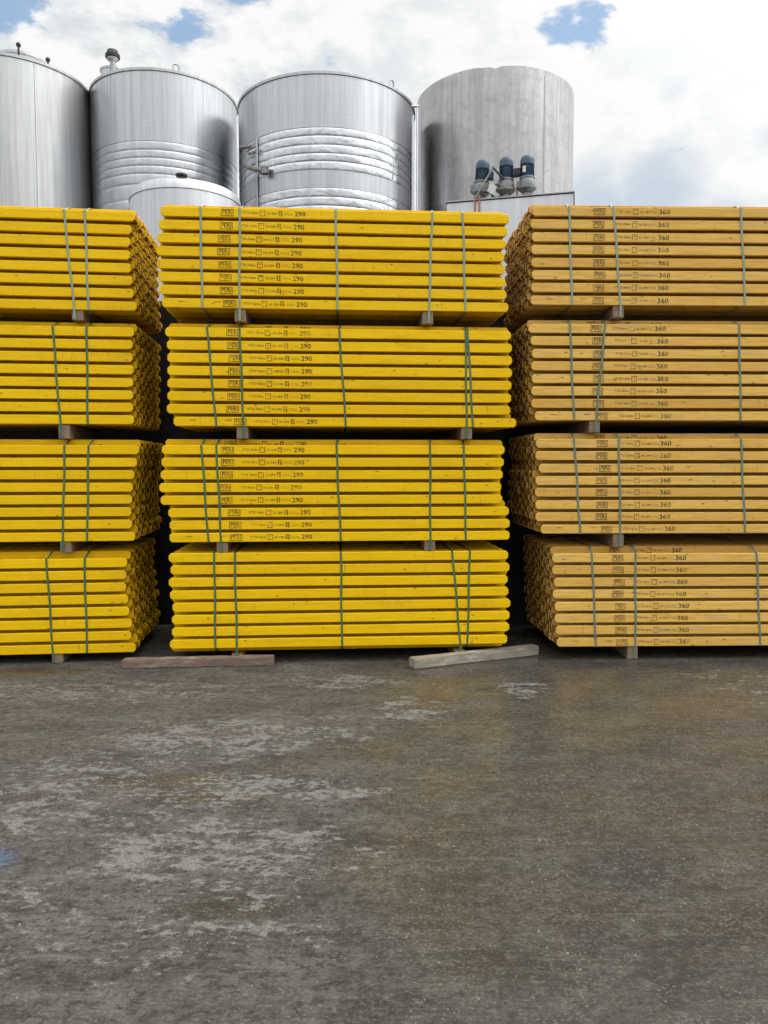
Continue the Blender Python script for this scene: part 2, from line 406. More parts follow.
def web_geo(mb, L):
    mb.box(0.006, L-0.006, FT-0.003, DEPTH-FT+0.003, FH/2-0.0115, FH/2+0.0115)

def flip(mb):
    me = mesh('tmp', mb.v, mb.f)
    bm = bmesh.new(); bm.from_mesh(me); bmesh.ops.recalc_face_normals(bm, faces=bm.faces); bm.to_mesh(me); bm.free()
    return me

BM = {}
for key, L, mf, mw in (('yellow', 2.90, 'yellow', 'web_yellow'), ('tan', 3.60, 'tan', 'web_tan')):
    me_ = M['end_' + key]
    a = MB(); flange_geo(a, L, 0, True); fa = flip(a); fa.name = key+'_flange'; fa.materials.append(M[mf])
    b = MB(); flange_geo(b, L, DEPTH-FT, False); fb = flip(b); fb.name = key+'_rear_flange'; fb.materials.append(M[mf])
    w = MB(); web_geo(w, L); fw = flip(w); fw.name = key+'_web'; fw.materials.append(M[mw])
    whole = MB(); flange_geo(whole, L, 0, True); n1 = len(whole.f); flange_geo(whole, L, DEPTH-FT, False); n2 = len(whole.f); web_geo(whole, L)
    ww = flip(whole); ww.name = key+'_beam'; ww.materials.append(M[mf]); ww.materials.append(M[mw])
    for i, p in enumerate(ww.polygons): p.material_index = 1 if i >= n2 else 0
    for m_ in (fa, fb, ww):
        m_.materials.append(me_); ei = len(m_.materials) - 1
        for p in m_.polygons:
            if abs(p.normal.x) > 0.5 and abs(p.normal.y) < 0.3 and p.material_index == 0: p.material_index = ei
    BM[key] = (fa, fb, fw, ww, L)

# stamped lettering on the flange, as thin ink meshes
def text_mb(mb, txt, x0, z0, h, w, bold=0.0):
    """lettering of height h fitted to width w with lower left corner at (x0, z0) in the face plane"""
    cu = bpy.data.curves.new('lettering', 'FONT'); cu.body = txt; cu.size = 1.0; cu.resolution_u = 2; cu.offset = bold
    o = bpy.data.objects.new('lettering', cu); COL.objects.link(o)
    dg = bpy.context.evaluated_depsgraph_get(); me = bpy.data.meshes.new_from_object(o.evaluated_get(dg))
    xs = [v.co.x for v in me.vertices]; ys = [v.co.y for v in me.vertices]
    sx = w/(max(xs)-min(xs)); sy = h/(max(ys)-min(ys))
    vs = [(x0 + (v.co.x-min(xs))*sx, -0.0006, z0 + (v.co.y-min(ys))*sy) for v in me.vertices]
    mb.add(vs, [tuple(p.vertices) for p in me.polygons])
    bpy.data.objects.remove(o); bpy.data.curves.remove(cu); bpy.data.meshes.remove(me)
def bar(mb, x0, x1, z0, z1):
    mb.add([(x0, -0.0006, z0), (x1, -0.0006, z0), (x1, -0.0006, z1), (x0, -0.0006, z1)], [(0, 1, 2, 3)])
def frame(mb, x0, x1, z0, z1, t, t2=None):
    t2 = t2 or t
    bar(mb, x0, x1, z0, z0+t2); bar(mb, x0, x0+t, z0+t2, z1); bar(mb, x1-t, x1, z0+t2, z1); bar(mb, x0+t, x1-t, z1-t, z1)
def stamp(number, lay):
    (l0, l1), (a0, a1), (q0, q1), (b0, b1), sy, (c0, c1), (n0, n1) = lay
    lg = MB()
    frame(lg, l0, l1, 0.009, 0.067, 0.005, 0.007)
    text_mb(lg, 'PERI', l0+0.013, 0.023, 0.037, l1-l0-0.024, 0.022)
    tx = MB()
    text_mb(tx, 'VT20 Alpha', a0, 0.024, 0.027, a1-a0, 0.014)
    text_mb(tx, '24-284', b0, 0.027, 0.021, b1-b0, 0.012)
    text_mb(tx, 'CCLL', c0, 0.027, 0.020, c1-c0, 0.006)
    mk = MB()
    frame(mk, q0, q1, 0.015, 0.063, 0.006)
    bar(mk, (q0+q1)/2-0.008, (q0+q1)/2+0.008, 0.043, 0.049)
    if sy:
        for q in (0.022, 0.035, 0.048): bar(mk, sy, sy+0.038, q, q+0.005)
        bar(mk, sy+0.004, sy+0.010, 0.027, 0.062); bar(mk, sy+0.026, sy+0.033, 0.014, 0.062); bar(mk, sy+0.010, sy+0.026, 0.057, 0.062)
    nb = MB(); text_mb(nb, number, n0, 0.018, 0.042, n1-n0, 0.022)
    out = []
    for nm, b, m in (('printed_logo', lg, 'ink'), ('printed_text', tx, 'ink_faint'), ('printed_symbol', mk, 'ink_faint'), ('printed_number', nb, 'ink')):
        me = mesh(nm, b.v, b.f); me.materials.append(M[m]); out.append((nm, me))
    return out
def smudge():
    b = MB(); rr = random.Random(3)
    for x0 in (0.135, 0.425):
        for k in range(7):
            x = x0 + k*0.0085; h = rr.uniform(0.006, 0.013); bar(b, x, x+0.0055, 0.045, 0.045+h)
    me = mesh('printed_mark', b.v, b.f); me.materials.append(M['ink_faint']); return me
STAMP = {'290': stamp('290', ((.495, .60), (.668, .80), (.812, .858), (.868, .955), .965, (1.015, 1.09), (1.10, 1.19))),
         '360': stamp('360', ((.525, .622), (.715, .845), (.858, .903), (.913, 1.0), None, (1.01, 1.07), (1.08, 1.175)))}
MARK = smudge()

ORD = ['first', 'second', 'third', 'fourth', 'fifth', 'sixth', 'seventh', 'eighth']
BND = ['topmost', 'second-highest', 'third-highest', 'lowest']
# per stack: front line of the beams (origin, yaw), bundles from the top: base height, end offsets of the eight front beams
# (top row first), which way the nested columns sit, straps (x at top, x at bottom, reaches round the spacer), spacers
STACKS = [
 dict(name='left', word='left-hand yellow', key='yellow', o=(-2.1435, 6.58), yaw=6.0, end='right', text=None, bundles=[
   dict(z=2.998, up=1, dx=[.057,.026,.014,.012,.017,.028,.035,.058], straps=[(-.515,-.448,1),(-.346,-.334,0)], sp=[-.429]),
   dict(z=2.043, up=1, dx=[.032,.018,.016,.023,.016,.014,.012,.018], straps=[(-.627,-.585,1),(-.352,-.362,0)], sp=[-.561]),
   dict(z=1.050, up=1, dx=[.057,.035,.012,-.004,-.012,-.02,-.016,.008], straps=[(-.554,-.59,1),(-.36,-.388,0)], sp=[-.573]),
   dict(z=0.085, up=1, dx=[-.064,-.072,-.078,-.061,-.053,-.033,-.041,-.006], straps=[(-.727,-.693,1),(-.416,-.41,0)], sp=[-.663])]),
 dict(name='middle', word='middle yellow', key='yellow', o=(-1.801, 6.45), yaw=4.0, end='left', text='290', bundles=[
   dict(z=3.000, up=1, txt=1, dx=[-.032,-.047,-.06,-.071,-.066,-.059,-.051,-.032], straps=[(.291,.298,0),(.614,.602,1),(1.403,1.417,0),(2.212,2.187,1),(2.47,2.498,0)], sp=[.605,2.179]),
   dict(z=2.023, up=1, txt=1, dx=[-.009,.002,.004,.003,.001,-.001,-.007,.046], straps=[(.333,.398,0),(.601,.624,1),(1.427,1.483,0),(2.500,2.515,1),(2.518,2.570,0)], sp=[.61,2.518]),
   dict(z=1.0496, up=1, txt=1, dx=[-.054,-.060,-.068,-.080,-.071,-.010,-.001,-.003], straps=[(.274,.32,0),(.396,.427,1),(1.4,1.436,0),(2.202,2.205,1),(2.491,2.516,0)], sp=[.432,2.203]),
   dict(z=0.1407, up=-1, txt=0, dx=[-.013,0,-.016,-.008,.011,.005,.003,-.015], straps=[(.368,.368,0),(.538,.549,1),(1.436,1.443,0),(2.397,2.472,1),(2.549,2.535,0)], sp=[.547,2.469])]),
 dict(name='right', word='right-hand amber', key='tan', o=(1.258, 6.62), yaw=1.5, end='left', text='360', bundles=[
   dict(z=3.056, up=1, txt=1, dx=[-.01,-.023,-.01,-.014,-.013,-.006,-.011,-.015], straps=[(.3,.337,0),(.677,.752,1),(1.764,1.827,0)], sp=[.740]),
   dict(z=2.081, up=1, txt=1, dx=[-.031,-.011,.001,-.003,.003,0,.001,.032], straps=[(.321,.369,0),(.626,.559,1),(1.776,1.816,0)], sp=[.552]),
   dict(z=1.107, up=1, txt=1, dx=[.045,.042,.073,.045,.041,.047,.049,.095], straps=[(.372,.439,0),(.758,.789,1),(1.82,1.881,0)], sp=[.777]),
   dict(z=0.118, up=1, txt=1, dx=[.198,.199,.216,.208,.226,.227,.237,.248], straps=[(.542,.592,0),(.923,.939,1),(1.987,2.043,0)], sp=[.920])]),
]
rest = MB()
n_single = 0
GRP = 'formwork beams in the strapped bundles'
def singled(s, bi, col):
    if col < 2: return True
    if s['name'] == 'middle': return False
    if col == 2: return True
    if bi == 0 and col <= 5: return True
    return False

for s in STACKS:
    fa, fb, fw, ww, L = BM[s['key']]
    a = R(s['yaw']); d = Vector((math.cos(a), math.sin(a), 0)); nn = Vector((-d.y, d.x, 0)); org = Vector((*s['o'], 0))
    colour = 'yellow' if s['key'] == 'yellow' else 'amber'
    for bi, b in enumerate(s['bundles']):
        shift = 0.0 if s['end'] == 'left' else -L
        below = None
        for col in range(NCOL):
            for row in range(8):
                z = b['z'] + (7-row)*PITCH + (b['up']*HALF if col % 2 else 0.0)
                jx = b['dx'][row] if col == 0 else b['dx'][row]*0.7 + sum(b['dx'])/8*0.3 + random.gauss(0, 0.0045)
                jy = col*COLP + (random.uniform(0, 0.003) if col == 0 else random.uniform(0.001, 0.004))
                p = org + d*(jx+shift) + nn*jy + Vector((0, 0, z + random.uniform(-0.0008, 0.0008)))
                rz = a + random.uniform(-0.0004, 0.0004)
                place = '%s bundle, %s stack' % (BND[bi], s['word'])
                if col == 0:
                    ty = random.uniform(-0.0011, 0.0011)
                    p = p + Vector((0, 0, ty*L/2))
                    r = empty('timber_beam', p, rz); r.rotation_euler = (0, ty, rz)
                    tag(r, '%s front beam, %s row down, %s' % (colour, ORD[row], place), 'beam', GRP, 'thing')
                    f = link('flange', fa, None, r); link('flange', fb, None, r); link('web', fw, None, r)
                    if s['text'] and b.get('txt'):
                        jit = random.uniform(-0.006, 0.006)
                        for nm, me in STAMP[s['text']]:
                            q = link(nm, me, None, f); q.location = (jit, 0, random.uniform(-0.0015, 0.0015))
                        if row == 7: link('printed_mark', MARK, None, f)
                elif singled(s, bi, col):
                    r = link('timber_beam', ww); r.location = p; r.rotation_euler = (0, 0, rz)
                    depth = ['', 'second', 'third', 'fourth', 'fifth', 'sixth'][col]
                    tag(r, '%s beam %s from front, %s row down, %s' % (colour, depth, ORD[row], place), 'beam', GRP, 'thing')
                    if col == 1 and row == 0 and s['text'] and b.get('txt'):
                        for nm, me in STAMP[s['text']]: link(nm, me, None, r)
                else:
                    mt = Matrix.Translation(p) @ Matrix.Rotation(rz, 4, 'Z')
                    rest.add([mt @ v.co for v in ww.vertices], [tuple(pl.vertices) for pl in ww.polygons])
                    rest_mat = getattr(rest, 'mi', []); rest_mat += [(0 if s['key'] == 'yellow' else 3) + pl.material_index for pl in ww.polygons]; rest.mi = rest_mat
        # spacers under the bundle
        under = (0.0 if bi == 3 else None)
        low = b['z'] - (HALF if b['up'] < 0 else 0)
        if bi < 3:
            nb = s['bundles'][bi+1]; under = nb['z'] + 7*PITCH + FH + (HALF if nb['up'] > 0 else 0)
        for x in b['sp']:
            m = MB(); wdt = 0.092; h = low - under - 0.003
            m.box(-wdt/2, wdt/2, 0, 1.24, 0, h)
            o = m.build('wooden_spacer', M['spacer'], bevel=0.004)
            o.location = org + d*x + nn*0.012 + Vector((0, 0, under + 0.0015)); o.rotation_euler = (0, 0, a + random.uniform(-.02, .02))
            side = '' if len(b['sp']) == 1 else (' left end' if x < 1.4 else ' right end')
            tag(o, 'raw wooden spacer under the%s %s bundle of the %s stack' % (side + ' of the' if side else '', BND[bi], s['word']), 'spacer', 'wooden spacers between the bundles')
        # straps round the bundle
        for si, (xt, xb, sp) in enumerate(b['straps']):
            zt = b['z'] + 7*PITCH + FH; zb = b['z']; up = b['up']*HALF
            off = 0.0025
            yb_ = (NCOL-1)*COLP + DEPTH + off + 0.002
            ztop2 = zt + max(up, 0) + off; zlow2 = zb + min(up, 0) - off
            zl = (under + 0.006) if sp else zlow2
            pts = []                                     # (x, y, z)
            N = 14
            ztf = zt + off if up > 0 else zt + off
            for i in range(N+1):
                q = i/N; zz = zb + (ztf - zb)*q
                pts.append((xb + (xt-xb)*q + 0.0025*math.sin(q*9+si*2+bi), -off, zz))
            if up > 0: pts += [(xt + 0.002, 0.03, ztf+0.004), (xt + 0.012, COLP-0.002, ztop2)]
            pts += [(xt + 0.012, yb_, ztop2), (xb, yb_, zl)]
            if sp: pts += [(xb, 0.006, zl), (xb, -off, zl + 0.004)]
            else:
                pts += [(xb, COLP if up < 0 else 0.0, zl)]
                if up < 0: pts += [(xb, 0.01, zb - off)]
            pts.append(pts[0])
            m = MB(); wd = 0.0085
            # a band with thickness: outer and inner loop
            cy = yb_/2; cz = (zt+zb)/2
            P = [Vector(q) for q in pts]; n_ = len(P)-1
            for i in range(n_):
                t = (P[(i+1) % n_] - P[i-1]).normalized(); w_ = Vector((1, 0, 0)); out = t.cross(w_).normalized()
                for sx, so in ((-wd, 0), (wd, 0), (wd, 0.0012), (-wd, 0.0012)):
                    m.v.append(tuple(P[i] + w_*sx + out*(-so)))
            for i in range(n_):
                j = (i+1) % n_
                for k in range(4):
                    k2 = (k+1) % 4
                    m.f.append((i*4+k, i*4+k2, j*4+k2, j*4+k))
            o = link('packing_strap', flip(m), M['strap_sky_sheen' if bi == 0 else 'strap_mid' if s['name'] == 'right' else 'strap']); o.location = org; o.rotation_euler = (0, 0, a)
            if len(b['straps']) == 2: which = ['left one of two', 'right one of two'][si]
            elif len(b['straps']) == 3: which = ['leftmost', 'second from left', 'third from left'][si]
            else: which = ['leftmost', 'second from left', 'middle', 'second from right', 'rightmost'][si]
            tag(o, '%s strap, %s, round the %s bundle in the %s stack' % ('sky-paled green' if bi == 0 else 'grey-green' if s['name'] == 'right' else 'dark green', which, BND[bi], s['word']), 'strap', 'green packing straps round the bundles')

me = mesh('stacked_timber', rest.v, rest.f)
for k in ('yellow', 'web_yellow', 'end_yellow', 'tan', 'web_tan', 'end_tan'): me.materials.append(M[k])
for p, i in zip(me.polygons, rest.mi): p.material_index = i
o = link('stacked_timber', me)
tag(o, 'rest of the nested beams deep inside the strapped bundles', 'timber', kind='stuff')

# ------------------------------------------------------------------ loose timbers on the ground
def timber(name, p0, p1, w, h, mat, label, seed):
    rr = random.Random(seed); p0 = Vector(p0); p1 = Vector(p1); L = (p1-p0).length; n = 14
    m = MB()
    for i in range(n+1):
        x = L*i/n; e = 0.0025
        for y, z in ((0, 0), (w, 0), (w, h), (0, h)):
            m.v.append((x + (rr.uniform(-.006, .006) if i in (0, n) else 0), y + rr.uniform(-e, e), max(0, z + (rr.uniform(-e, e) if z else 0))))
    for i in range(n):
        for k in range(4): m.f.append((i*4+k, i*4+(k+1) % 4, (i+1)*4+(k+1) % 4, (i+1)*4+k))
    m.f += [(3, 2, 1, 0), (n*4, n*4+1, n*4+2, n*4+3)]
    me = flip(m)
    bm = bmesh.new(); bm.from_mesh(me)
    es = [e for e in bm.edges if e.calc_face_angle(0) > 0.8]
    bmesh.ops.bevel(bm, geom=es, offset=0.005, segments=2, affect='EDGES'); bm.to_mesh(me); bm.free()
    o = link(name, me, mat); o.location = (p0.x, p0.y, 0.002); o.rotation_euler = (0, 0, math.atan2((p1-p0).y, (p1-p0).x))
    tag(o, label, 'timber'); return o
timber('wooden_plank', (-2.187, 6.33, 0), (-0.933, 6.44, 0), 0.10, 0.072, M['plank'], 'red-brown weathered plank lying before the gap between left and middle stacks', 5)
timber('wooden_balk', (0.255, 6.315, 0), (1.385, 6.80, 0), 0.10, 0.082, M['grey_beam'], 'pale grey weathered balk lying askew under the right end of the middle stack', 8)

# ------------------------------------------------------------------ wall added behind the stacks to black out the gaps
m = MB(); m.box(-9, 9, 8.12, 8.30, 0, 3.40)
tag(m.build('gap_blocker', M['blocker'], bevel=0.01), 'added dark wall in shadow behind the stacks, seen through their gaps', 'blocker', kind='thing')

# ------------------------------------------------------------------ tanks
def tank_shell(root, r, zs, mats, n=128, amp=0.008):
    """zs: list of (z_low, z_high, kind) from the bottom; kind plain or band (a bulged jacket strip)"""
    for kind, name, mat in (('plain', 'shell', mats[0]), ('band', 'cooling_jacket', mats[1])):
        for z0, z1, k in zs:
            if k != kind: continue
            m = MB()
            if k == 'plain': prof = [(r, z0), (r, z1)]
            else:
                prof = []
                for i in range(9):
                    q = i/8; prof.append((r - 0.006 + amp*math.sin(math.pi*q)**0.28, z0 + (z1-z0)*q))
            m.lathe(prof, n, cap_top=False, cap_bot=False)
            m.build(name, mat, root, True, sharp=50)
def roof(root, r, z, mat, rise=0.25):
    m = MB(); m.lathe([(r+0.004, z-0.05), (r+0.018, z-0.045), (r+0.020, z-0.004), (r+0.008, z+0.004)], 128, cap_top=False, cap_bot=False); m.build('rim', M['steel'], root, True, sharp=40)
    m = MB(); m.lathe([(r, z-0.01), (r*0.55, z+rise*0.5), (0.02, z+rise)], 96, cap_bot=False); return m.build('roof', mat, root, True)
def seam(root, r, ang, z0, z1, mat):
    m = MB(); x, y = r*math.cos(ang), r*math.sin(ang); m.tube([(x, y, z0), (x, y, z1)], 0.006, 6); m.build('weld_seam', mat, root, True)
def lug(root, r, ang, z):
    m = MB(); ux, uy = math.cos(ang), math.sin(ang); tx, ty = -uy, ux; hw = 0.05
    pts = [(-hw, 0), (-hw, 0.10), (-0.03, 0.14), (0.03, 0.14), (hw, 0.10), (hw, 0)]
    m.tube([((r-0.02)*ux + tx*a, (r-0.02)*uy + ty*a, z - 0.03 + h) for a, h in pts], 0.014, 6)
    m.build('lifting_lug', M['fitting'], root, True)

# far left tank
t1 = empty('steel_tank', (-6.49, 14.0, 0)); tag(t1, 'plain smooth steel tank cut off by the left edge, with manway collar', 'tank', 'tall steel tanks behind the stacks')
tank_shell(t1, 1.238, [(0.0, 8.32, 'plain')], (M['steel'], M['steel_band'])); roof(t1, 1.238, 8.32, M['steel'])
seam(t1, 1.239, R(-77), 0.2, 8.3, M['fitting']); seam(t1, 1.239, R(-52), 0.2, 8.3, M['fitting'])
m = MB(); m.lathe([(0.41, 8.25), (0.41, 8.50), (0.43, 8.51), (0.43, 8.55), (0.40, 8.56), (0.05, 8.62)], 48, 0.30, -0.42, cap_bot=False)
mw = m.build('manway', M['steel'], t1, True, sharp=40)
for an in (-158, -70, 8):
    m = MB(); x, y = 0.30 + 0.435*math.cos(R(an)), -0.42 + 0.435*math.sin(R(an))
    m.lathe([(0.016, 8.47), (0.016, 8.60), (0.035, 8.605), (0.04, 8.635), (0.025, 8.66)], 12, x, y); m.build('clamp', M['dark'], mw, True)

# second tank: ribbed jacket, vent and lug
t2 = empty('steel_tank', (-4.03, 14.6, 0)); tag(t2, 'steel tank with thin dark rings and a capped vent, behind the small tank', 'tank', 'tall steel tanks behind the stacks')
zz = [5.60, 5.80, 6.00, 6.175, 6.431, 6.604, 6.736, 6.868, 6.999, 7.147]
zs = [(0.0, 5.60, 'plain')] + [(zz[i], zz[i+1], 'band') for i in range(len(zz)-1)] + [(7.147, 8.337, 'plain')]
tank_shell(t2, 1.294, zs, (M['steel_grid'], M['steel_soft']), amp=0.0065); roof(t2, 1.294, 8.337, M['steel'])
seam(t2, 1.295, R(-118), 7.15, 8.3, M['fitting'])
lug(t2, 1.294, R(-66), 8.337)
m = MB(); m.lathe([(0.21, 8.30), (0.21, 8.66), (0.225, 8.67), (0.225, 8.70), (0.03, 8.74)], 40, -0.80, -0.42, cap_bot=False); m.build('roof_collar', M['steel'], t2, True, sharp=40)
m = MB(); m.lathe([(0.05, 8.45), (0.05, 8.74), (0.10, 8.78), (0.10, 8.80)], 32, -0.72, -0.66, cap_bot=False)
vp = m.build('vent_pipe', M['fitting'], t2, True, sharp=40)
m = MB(); m.lathe([(0.105, 8.80), (0.125, 8.81), (0.125, 8.86), (0.105, 8.88), (0.09, 8.93), (0.03, 8.96)], 32, -0.72, -0.66); m.build('vent_cap', M['dark'], vp, True, sharp=40)

# third tank: bright dimpled jackets
t3 = empty('steel_tank', (-1.02, 14.2, 0)); tag(t3, 'widest steel tank, with bright dimpled bands and side fittings, behind the middle stack', 'tank', 'tall steel tanks behind the stacks')
zz = [6.417, 6.553, 6.677, 6.811, 6.952, 7.085]; z2 = [5.45, 5.60, 5.73, 5.858, 5.996, 6.141]
zs = [(0.0, 5.45, 'plain')] + [(z2[i], z2[i+1], 'band') for i in range(5)] + [(6.141, 6.417, 'plain')] + [(zz[i], zz[i+1], 'band') for i in range(5)] + [(7.085, 7.948, 'plain')]
tank_shell(t3, 1.562, zs, (M['steel_grid'], M['steel_band'])); roof(t3, 1.562, 7.948, M['steel'])
lug(t3, 1.562, R(-42), 7.948)
m = MB(); ang = R(-133); m.tube([(1.582*math.cos(ang), 1.582*math.sin(ang), 5.0), (1.582*math.cos(ang), 1.582*math.sin(ang), 7.08)], 0.02, 8); m.build('weld_seam', M['fitting'], t3, True)
m = MB(); m.tube([(-1.40, -0.85, 6.99), (-1.36, -1.05, 6.97), (-1.16, -1.25, 6.90)], 0.03, 8); m.build('pipe_fitting', M['bracket'], t3, True)
m = MB(); m.tube([(-1.30, -1.02, 6.70), (-1.22, -1.16, 6.60), (-1.10, -1.26, 6.54), (-0.94, -1.36, 6.48)], 0.034, 8); m.lathe([(0.06, 6.42), (0.06, 6.53)], 12, -0.92, -1.37); m.build('pipe_fitting', M['bracket'], t3, True)

# right tank: dull streaked sheet with a dented rim
t4 = empty('steel_tank', (2.085, 15.0, 0)); tag(t4, 'dull streaked steel tank with a nick in its rim, behind the blue motors', 'tank', 'tall steel tanks behind the stacks')
r4, z4 = 1.465, 8.487; n = 192; m = MB()
def dent(a):
    d = (a - R(-97) + math.pi) % (2*math.pi) - math.pi
    return 0.03*math.exp(-(d/0.05)**2) + 0.015*math.exp(-((d+0.12)/0.10)**2) + 0.008*math.exp(-((d-0.14)/0.10)**2)
for i, z in enumerate((0.0, 4.0, 7.9, 8.3, z4)):
    for k in range(n):
        a = 2*math.pi*k/n; q = dent(a)*(1 if i == 4 else 0.3 if i == 3 else 0)
        m.v.append(((r4-q*0.8)*math.cos(a), (r4-q*0.8)*math.sin(a), z-q))
for i in range(4):
    for k in range(n): m.f.append((i*n+k, i*n+(k+1) % n, (i+1)*n+(k+1) % n, (i+1)*n+k))
m.build('shell', M['steel_dull'], t4, True, sharp=50)
m = MB(); m.lathe([(r4-0.06, z4-0.08), (r4*0.5, z4+0.02), (0.02, z4+0.10)], 64, cap_bot=False); m.build('roof', M['steel_dull'], t4, True)
seam(t4, r4+0.001, R(-128), 0.2, 8.4, M['steel_dull']); seam(t4, r4+0.001, R(-62), 0.2, 8.4, M['steel_dull'])

# pipes between third and right tank
pr = empty('riser_pipe', (0.52, 13.3, 0)); tag(pr, 'thin twin riser pipe in the narrow gap between the two right tanks', 'pipe')
m = MB(); m.tube([(-0.035, 0, 0), (-0.035, 0, 7.55)], 0.02, 8); m.build('pipe', M['steel_pale'], pr, True)
m = MB(); m.tube([(0.04, 0, 0), (0.04, 0, 7.72)], 0.018, 8); m.tube([(-0.06, 0, 7.70), (0.07, 0, 7.70)], 0.022, 8); m.build('pipe', M['steel_pale'], pr, True)

# small tank in front
ts = empty('steel_tank', (-2.665, 10.6, 0)); tag(ts, 'small low steel tank with domed lid, seen above the gap between the stacks', 'tank')
m = MB(); m.lathe([(0.725, 0), (0.725, 5.165)], 96, cap_top=False); m.build('shell', M['steel_pale'], ts, True)
m = MB(); m.lathe([(0.727, 5.165), (0.735, 5.17), (0.735, 5.182), (0.727, 5.19), (0.724, 5.24), (0.708, 5.285), (0.67, 5.31), (0.35, 5.40), (0.02, 5.44)], 96, cap_bot=False); m.build('lid', M['steel_pale'], ts, True, sharp=35)
m = MB(); m.lathe([(0.05, 5.28), (0.05, 5.345), (0.075, 5.35), (0.075, 5.37), (0.02, 5.39)], 24, 0.10, -0.60); m.build('lid_knob', M['dark'], ts, True)

# pale steel tank box carrying the motors
yb = math.atan2(10.2-10.6, 2.472-0.848); bx = empty('steel_box_tank', (0.848, 10.6, 0), yb); tag(bx, 'pale flat-topped steel box carrying three blue motors', 'tank')
LB = 1.65
m = MB(); m.box(0, LB, 0, 1.3, 0, 5.215); m.build('body', M['steel_pale'], bx, bevel=0.006)
m = MB(); m.box(-0.02, LB+0.02, -0.02, 1.32, 5.217, 5.238); m.build('top_plate', M['fitting'], bx, bevel=0.004)
ZT = 5.238

# geared motors
def motor(x, y, s, rz, tilt, label, term):
    r = empty('geared_motor', (x, y, ZT), rz); r.rotation_euler = (0, tilt, rz); tag(r, label, 'motor', 'blue geared motors on the steel box')
    def q(mb, nm, mt, par=r, **k): return mb.build(nm, M[mt], par, **k)
    m = MB(); m.lathe([(0.095*s, 0.0), (0.095*s, 0.018*s), (0.06*s, 0.022*s), (0.055*s, 0.07*s)], 28); q(m, 'base_flange', 'cast', smooth=True, sharp=35)
    m = MB(); m.lathe([(0.07*s, 0.06*s), (0.105*s, 0.09*s), (0.118*s, 0.10*s), (0.118*s, 0.125*s), (0.104*s, 0.13*s), (0.108*s, 0.19*s), (0.092*s, 0.225*s), (0.10*s, 0.23*s), (0.10*s, 0.25*s), (0.07*s, 0.255*s)], 32)
    m.box(-0.135*s, -0.09*s, -0.05*s, 0.05*s, 0.12*s, 0.2*s)
    for k in range(6):
        a = k*1.047; m.lathe([(0.012*s, 0.12*s), (0.012*s, 0.142*s)], 6, 0.107*s*math.cos(a), 0.107*s*math.sin(a))
    q(m, 'gearbox', 'cast', smooth=True, sharp=35)
    m = MB(); m.lathe([(0.075*s, 0.25*s), (0.078*s, 0.27*s), (0.078*s, 0.40*s), (0.07*s, 0.41*s)], 32)
    for k in range(24):
        a = k*math.pi/12; c, s_ = math.cos(a), math.sin(a); w = 0.0025*s
        v = []
        for rr_, zz_ in ((0.076*s, 0.275*s), (0.090*s, 0.275*s), (0.090*s, 0.395*s), (0.076*s, 0.395*s)):
            for sg in (-1, 1): v.append((rr_*c - sg*w*s_, rr_*s_ + sg*w*c, zz_))
        m.add(v, [(0, 2, 3, 1), (2, 4, 5, 3), (4, 6, 7, 5), (0, 6, 4, 2), (1, 3, 5, 7)])
    q(m, 'motor_body', 'motor_blue', smooth=True, sharp=30)
    m = MB(); m.lathe([(0.086*s, 0.40*s), (0.092*s, 0.405*s), (0.092*s, 0.46*s), (0.084*s, 0.495*s), (0.06*s, 0.52*s), (0.02*s, 0.53*s)], 32); q(m, 'fan_cowl', 'motor_cowl', smooth=True, sharp=40)
    m = MB(); a0, a1 = (0.085*s, 0.15*s) if term > 0 else (-0.15*s, -0.085*s); m.box(a0, a1, -0.05*s, 0.05*s, 0.28*s, 0.37*s); q(m, 'terminal_box', 'dark' if term < 0 else 'motor_blue', bevel=0.006)
    if term < 0:
        m = MB(); m.box(-0.055*s, -0.015*s, -0.0965*s, -0.0935*s, 0.29*s, 0.37*s); q(m, 'name_plate', 'white')
    return r
motor(1.295, 10.60, 1.02, R(-12), R(4), 'blue motor leaning slightly, leftmost of three, beside the metal bracket', 1)
motor(1.630, 10.52, 1.03, R(-12), 0.0, 'blue motor between the other two, terminal box on its right', 1)
motor(1.895, 10.44, 1.02, R(-12), 0.0, 'blue motor on a narrow neck with white plate, terminal box on its left', -1)
# bracket between first and second motor
br = empty('metal_bracket', (1.36, 10.42, ZT)); tag(br, 'angled metal bracket with white plate between two blue motors', 'bracket')
m = MB(); m.tube([(-0.14, 0, 0.0), (0.08, 0, 0.38)], 0.016, 6); m.build('strut', M['bracket'], br, True)
m = MB(); m.tube([(0.07, 0, 0.39), (0.22, 0, 0.23)], 0.014, 6); m.build('strut', M['dark'], br, True)
m = MB(); m.v = [(-0.005, -0.03, 0.07), (0.075, -0.03, 0.02), (0.13, -0.03, 0.12), (0.05, -0.03, 0.17), (-0.005, -0.022, 0.07), (0.075, -0.022, 0.02), (0.13, -0.022, 0.12), (0.05, -0.022, 0.17)]
m.f = [(0, 1, 2, 3), (7, 6, 5, 4), (0, 4, 5, 1), (1, 5, 6, 2), (2, 6, 7, 3), (3, 7, 4, 0)]; m.build('plate', M['white'], br)
m = MB(); m.tube([(0.13 + 0.07*math.cos(k*0.45), 0.02 + 0.004*k, 0.10 + 0.08*math.sin(k*0.45)) for k in range(28)], 0.010, 6)
tag(m.build('cable_coil', M['coil'], None, True), 'brown cable looped between the left and centre blue motors', 'cable').location = (1.37, 10.44, ZT)
m = MB(); m.tube([(0, 0, 0), (0, 0, 0.12), (0.01, 0, 0.2)], 0.014, 6); tag(m.build('standpipe', M['hose'], None, True), 'short rusty standpipe between the centre and right blue motors', 'pipe').location = (1.765, 10.46, ZT)
